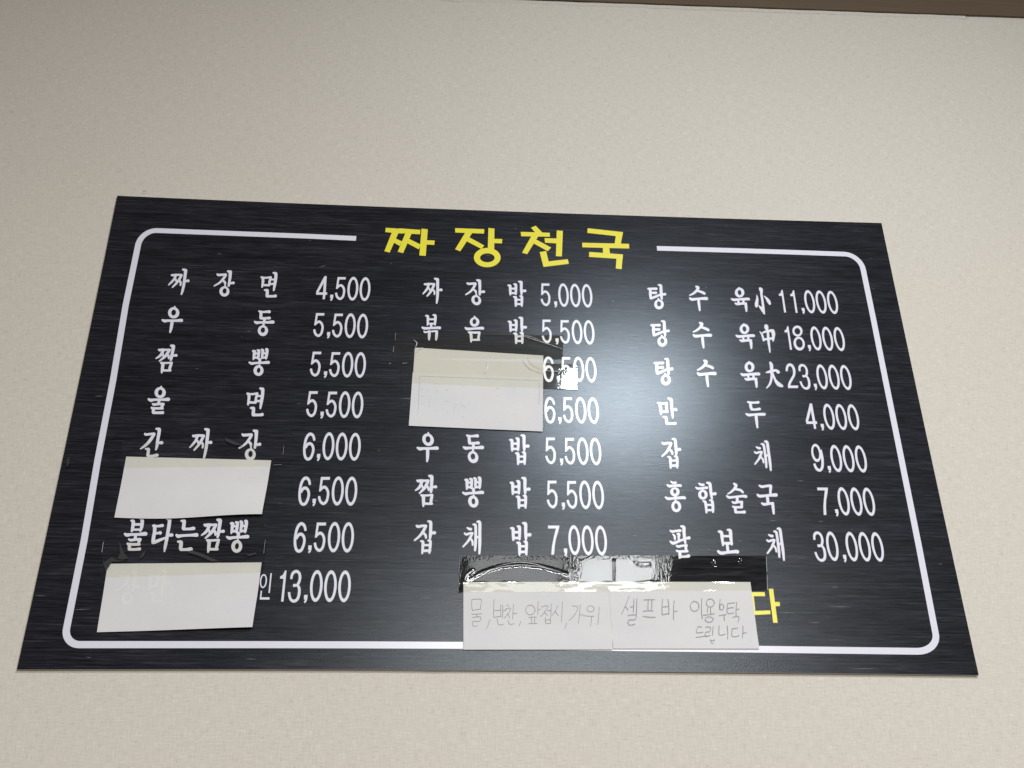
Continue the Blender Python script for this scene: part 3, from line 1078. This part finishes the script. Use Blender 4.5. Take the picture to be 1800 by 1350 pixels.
def tape(q, z, ridges, wr, label, nx=160, ny=40, wet='wet2', teeth=(1, 1), wave=None, painted_glints=()):
    vs, fs, at_ = [], [], []
    for j in range(ny + 1):
        t = j / ny
        for i in range(nx + 1):
            s = i / nx
            saw = 1.6 * abs(((j * 0.5) % 2) - 1)
            ds = (saw * teeth[0] if i == 0 else 0) - (saw * teeth[1] if i == nx else 0)
            u = (q[0][0] * (1 - s) + q[1][0] * s) * (1 - t) + (q[3][0] * (1 - s) + q[2][0] * s) * t + ds
            v_ = (q[0][1] * (1 - s) + q[1][1] * s) * (1 - t) + (q[3][1] * (1 - s) + q[2][1] * s) * t
            h = 0.0
            for pl, hh, ww in ridges:
                d = min(dist_seg((u, v_), pl[k], pl[k + 1]) for k in range(len(pl) - 1))
                if d < ww * 2.5:
                    h = max(h, hh * math.exp(-(d / ww) ** 2))
            b = B(u, v_)
            if wave:
                a_, y0_ = wave
                k_ = sm(y0_ - 2, y0_ + 4, v_)
                h += a_ * k_ * 3 * (pnoise(Vector((b[0] * 34, b[1] * 90, 1.7))) + 0.12 * pnoise(Vector((b[0] * 90, b[1] * 130, 5.1))))
            vs.append(W((b[0], b[1], z + h)))
            at_.append(wr(u, v_, s, t))
    for j in range(ny):
        for i in range(nx):
            a = j * (nx + 1) + i
            fs.append((a, a + nx + 1, a + nx + 2, a + 1))
    o = link('tape_strip', vs, fs, M['tape'], None, True, at_)
    tag(o, label, 'tape', 'clear tape strips on the board')
    # the print under it, wetted by the adhesive
    n, vv, ff = 30, [], []
    for i in range(n + 1):
        s = i / n
        for t in (0, 1):
            u = (q[0][0] * (1 - s) + q[1][0] * s) * (1 - t) + (q[3][0] * (1 - s) + q[2][0] * s) * t
            v_ = (q[0][1] * (1 - s) + q[1][1] * s) * (1 - t) + (q[3][1] * (1 - s) + q[2][1] * s) * t
            vv.append(P(u, v_, 0.00008))
    for i in range(n): ff.append((2 * i, 2 * i + 1, 2 * i + 3, 2 * i + 2))
    if wet: link('adhesive_layer', vv, ff, M[wet], o)
    if painted_glints:  # pale ribbons on the folds whose colour stands in for reflected glints
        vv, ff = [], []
        for pl, w0 in painted_glints:
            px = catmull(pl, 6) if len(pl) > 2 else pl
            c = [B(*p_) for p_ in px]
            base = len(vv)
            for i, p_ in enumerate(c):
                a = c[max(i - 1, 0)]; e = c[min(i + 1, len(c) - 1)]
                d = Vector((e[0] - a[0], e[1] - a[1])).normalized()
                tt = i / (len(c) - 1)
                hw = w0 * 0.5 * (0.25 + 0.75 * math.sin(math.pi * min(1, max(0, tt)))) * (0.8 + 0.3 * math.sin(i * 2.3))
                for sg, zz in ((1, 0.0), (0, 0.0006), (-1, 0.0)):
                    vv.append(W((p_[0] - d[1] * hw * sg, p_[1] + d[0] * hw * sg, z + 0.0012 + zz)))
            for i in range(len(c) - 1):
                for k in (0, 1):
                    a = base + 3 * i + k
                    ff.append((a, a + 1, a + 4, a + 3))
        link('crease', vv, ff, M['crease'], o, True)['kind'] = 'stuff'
    return o

ZT = 0.0016
tape([(808.5, 978), (1346, 976.6), (1348.2, 1038.5), (804.8, 1041.8)], ZT,
     [([(827, 1018), (850, 1006), (880, 997), (915, 993.5), (950, 997), (985, 1006), (996, 1010)], 0.00028, 2.6),
      ([(818, 1022), (822, 1012), (831, 1004)], 0.0006, 2.2),
      ([(1078.4, 985), (1079.5, 1000), (1078.6, 1020)], 0.0002, 1.2),
      ([(1117, 991), (1125, 994), (1140, 993)], 0.0004, 2.0),
      ([(1256, 988), (1257.5, 992)], 0.0016, 1.8), ([(1302, 984), (1302, 988)], 0.0014, 1.6)],
     lambda u, v_, s, t: max(0.16 * (1 - sm(0.02, .20, t)) * (1 - sm(.66, .72, s)), .08 * (sm(.33, .35, s) - sm(.39, .41, s)), .20 * (sm(.62, .66, s) - sm(.68, .70, s)), 0.3 * (1 - sm(0, .012, s)), 0.3 * sm(.99, 1, s)),
     'long glossy clear tape holding the two handwritten sheets, mirroring the ceiling lamps', 300, 44, 'wet', wave=(.00009, 1023),
     painted_glints=[([(829, 1017), (850, 1006.5), (880, 998), (915, 994.3), (945, 997), (970, 1003), (990, 1009)], .0011),
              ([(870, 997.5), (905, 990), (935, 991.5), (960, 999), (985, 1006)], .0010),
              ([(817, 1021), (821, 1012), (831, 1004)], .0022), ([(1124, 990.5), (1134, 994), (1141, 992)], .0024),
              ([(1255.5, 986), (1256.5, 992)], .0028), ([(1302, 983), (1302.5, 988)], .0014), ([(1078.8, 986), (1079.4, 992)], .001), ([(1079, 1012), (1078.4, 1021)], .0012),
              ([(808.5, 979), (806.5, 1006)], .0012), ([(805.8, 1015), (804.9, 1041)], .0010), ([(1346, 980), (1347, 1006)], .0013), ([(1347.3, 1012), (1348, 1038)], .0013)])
tape([(694, 586), (990.5, 589.8), (989, 632), (691, 631)], ZT + .0003,
     [],
     lambda u, v_, s, t: max(.03, 0.5 * (1 - sm(0, .02, s)), .02),
     'upper clear tape across the top of the centre sheets, above the 6,500 price', 160, 24, wave=(.000012, 612),
     painted_glints=[([(918, 592), (940, 599), (965, 607), (990, 616)], .0009), ([(905, 590.5), (930, 593), (950, 600)], .0005), ([(727, 599), (733, 605), (730, 612)], .0012), ([(731, 622), (736, 615), (744, 613)], .0009),
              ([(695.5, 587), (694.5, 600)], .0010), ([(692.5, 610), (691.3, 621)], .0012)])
tape([(706, 630), (1016, 640), (1014.6, 686), (704, 674)], ZT + .0006,
     [],
     lambda u, v_, s, t: max(.004, .05 * sm(.84, .90, s) * (1 - sm(.30, .55, t)), .04 * (sm(.87, .885, s) - sm(.90, .92, s))),
     'lower clear tape over the centre sheets, glaring white beside the 6,500 price', 180, 30, wave=(.000012, 612),
     painted_glints=[([(918, 632), (932, 648), (957, 658)], .0009), ([(926, 628), (938, 643), (957, 651)], .0006), ([(960, 653.5), (978, 654.5), (1000, 654)], .0008), ([(852, 658), (856, 648), (858, 636)], .0014),
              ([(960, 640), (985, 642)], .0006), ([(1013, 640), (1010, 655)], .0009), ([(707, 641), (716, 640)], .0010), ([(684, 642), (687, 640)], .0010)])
tape([(214, 777), (500, 783), (496.5, 819.6), (210, 823.5)], ZT, [],
     lambda u, v_, s, t: .03, 'clear tape along the top of the upper left sheet', 120, 20, 'wet3', wave=(.00002, 806),
     painted_glints=[([(499.5, 785), (498, 800)], .0006), ([(481, 818.5), (496, 818)], .0008)])
tape([(181, 953), (469, 949), (462, 1007), (176, 1016)], ZT,
     [],
     lambda u, v_, s, t: max(.03, .5 * (1 - sm(0, .02, s))), 'wrinkled clear tape along the top of the lower left sheet', 140, 28, 'wet3', wave=(.00002, 990),
     painted_glints=[([(183, 954), (180, 972)], .0010), ([(467, 950), (464, 974)], .0006)])
# dull smears of old adhesive and lifted tape film
def smear(pts, parent=None):
    global SV, SF
    n = len(SV)
    SV += [P(u, v_, ZT + .0014) for u, v_ in pts]
    SF.append(tuple(range(n, n + len(pts)))[::-1])
SV, SF = [], []
smear([(209, 951), (212, 956), (219, 974), (227, 982), (214, 984), (206, 982), (211, 972)])
smear([(181, 990), (196, 979), (206, 984), (222, 986), (196, 988), (186, 1004)])
smear([(258, 966), (252, 978), (244, 984), (250, 972)])
smear([(336, 967), (352, 972), (384, 986), (372, 987), (352, 978), (330, 971)])
smear([(432, 976), (450, 971), (450, 974), (440, 977)])
smear([(395, 769), (412, 776), (428, 783), (412, 782), (398, 776)])
smear([(117, 808), (122, 803), (122, 815), (117, 821)])
o = link('residue_smears', SV, SF, M['haze'], board)
o['kind'] = 'stuff'
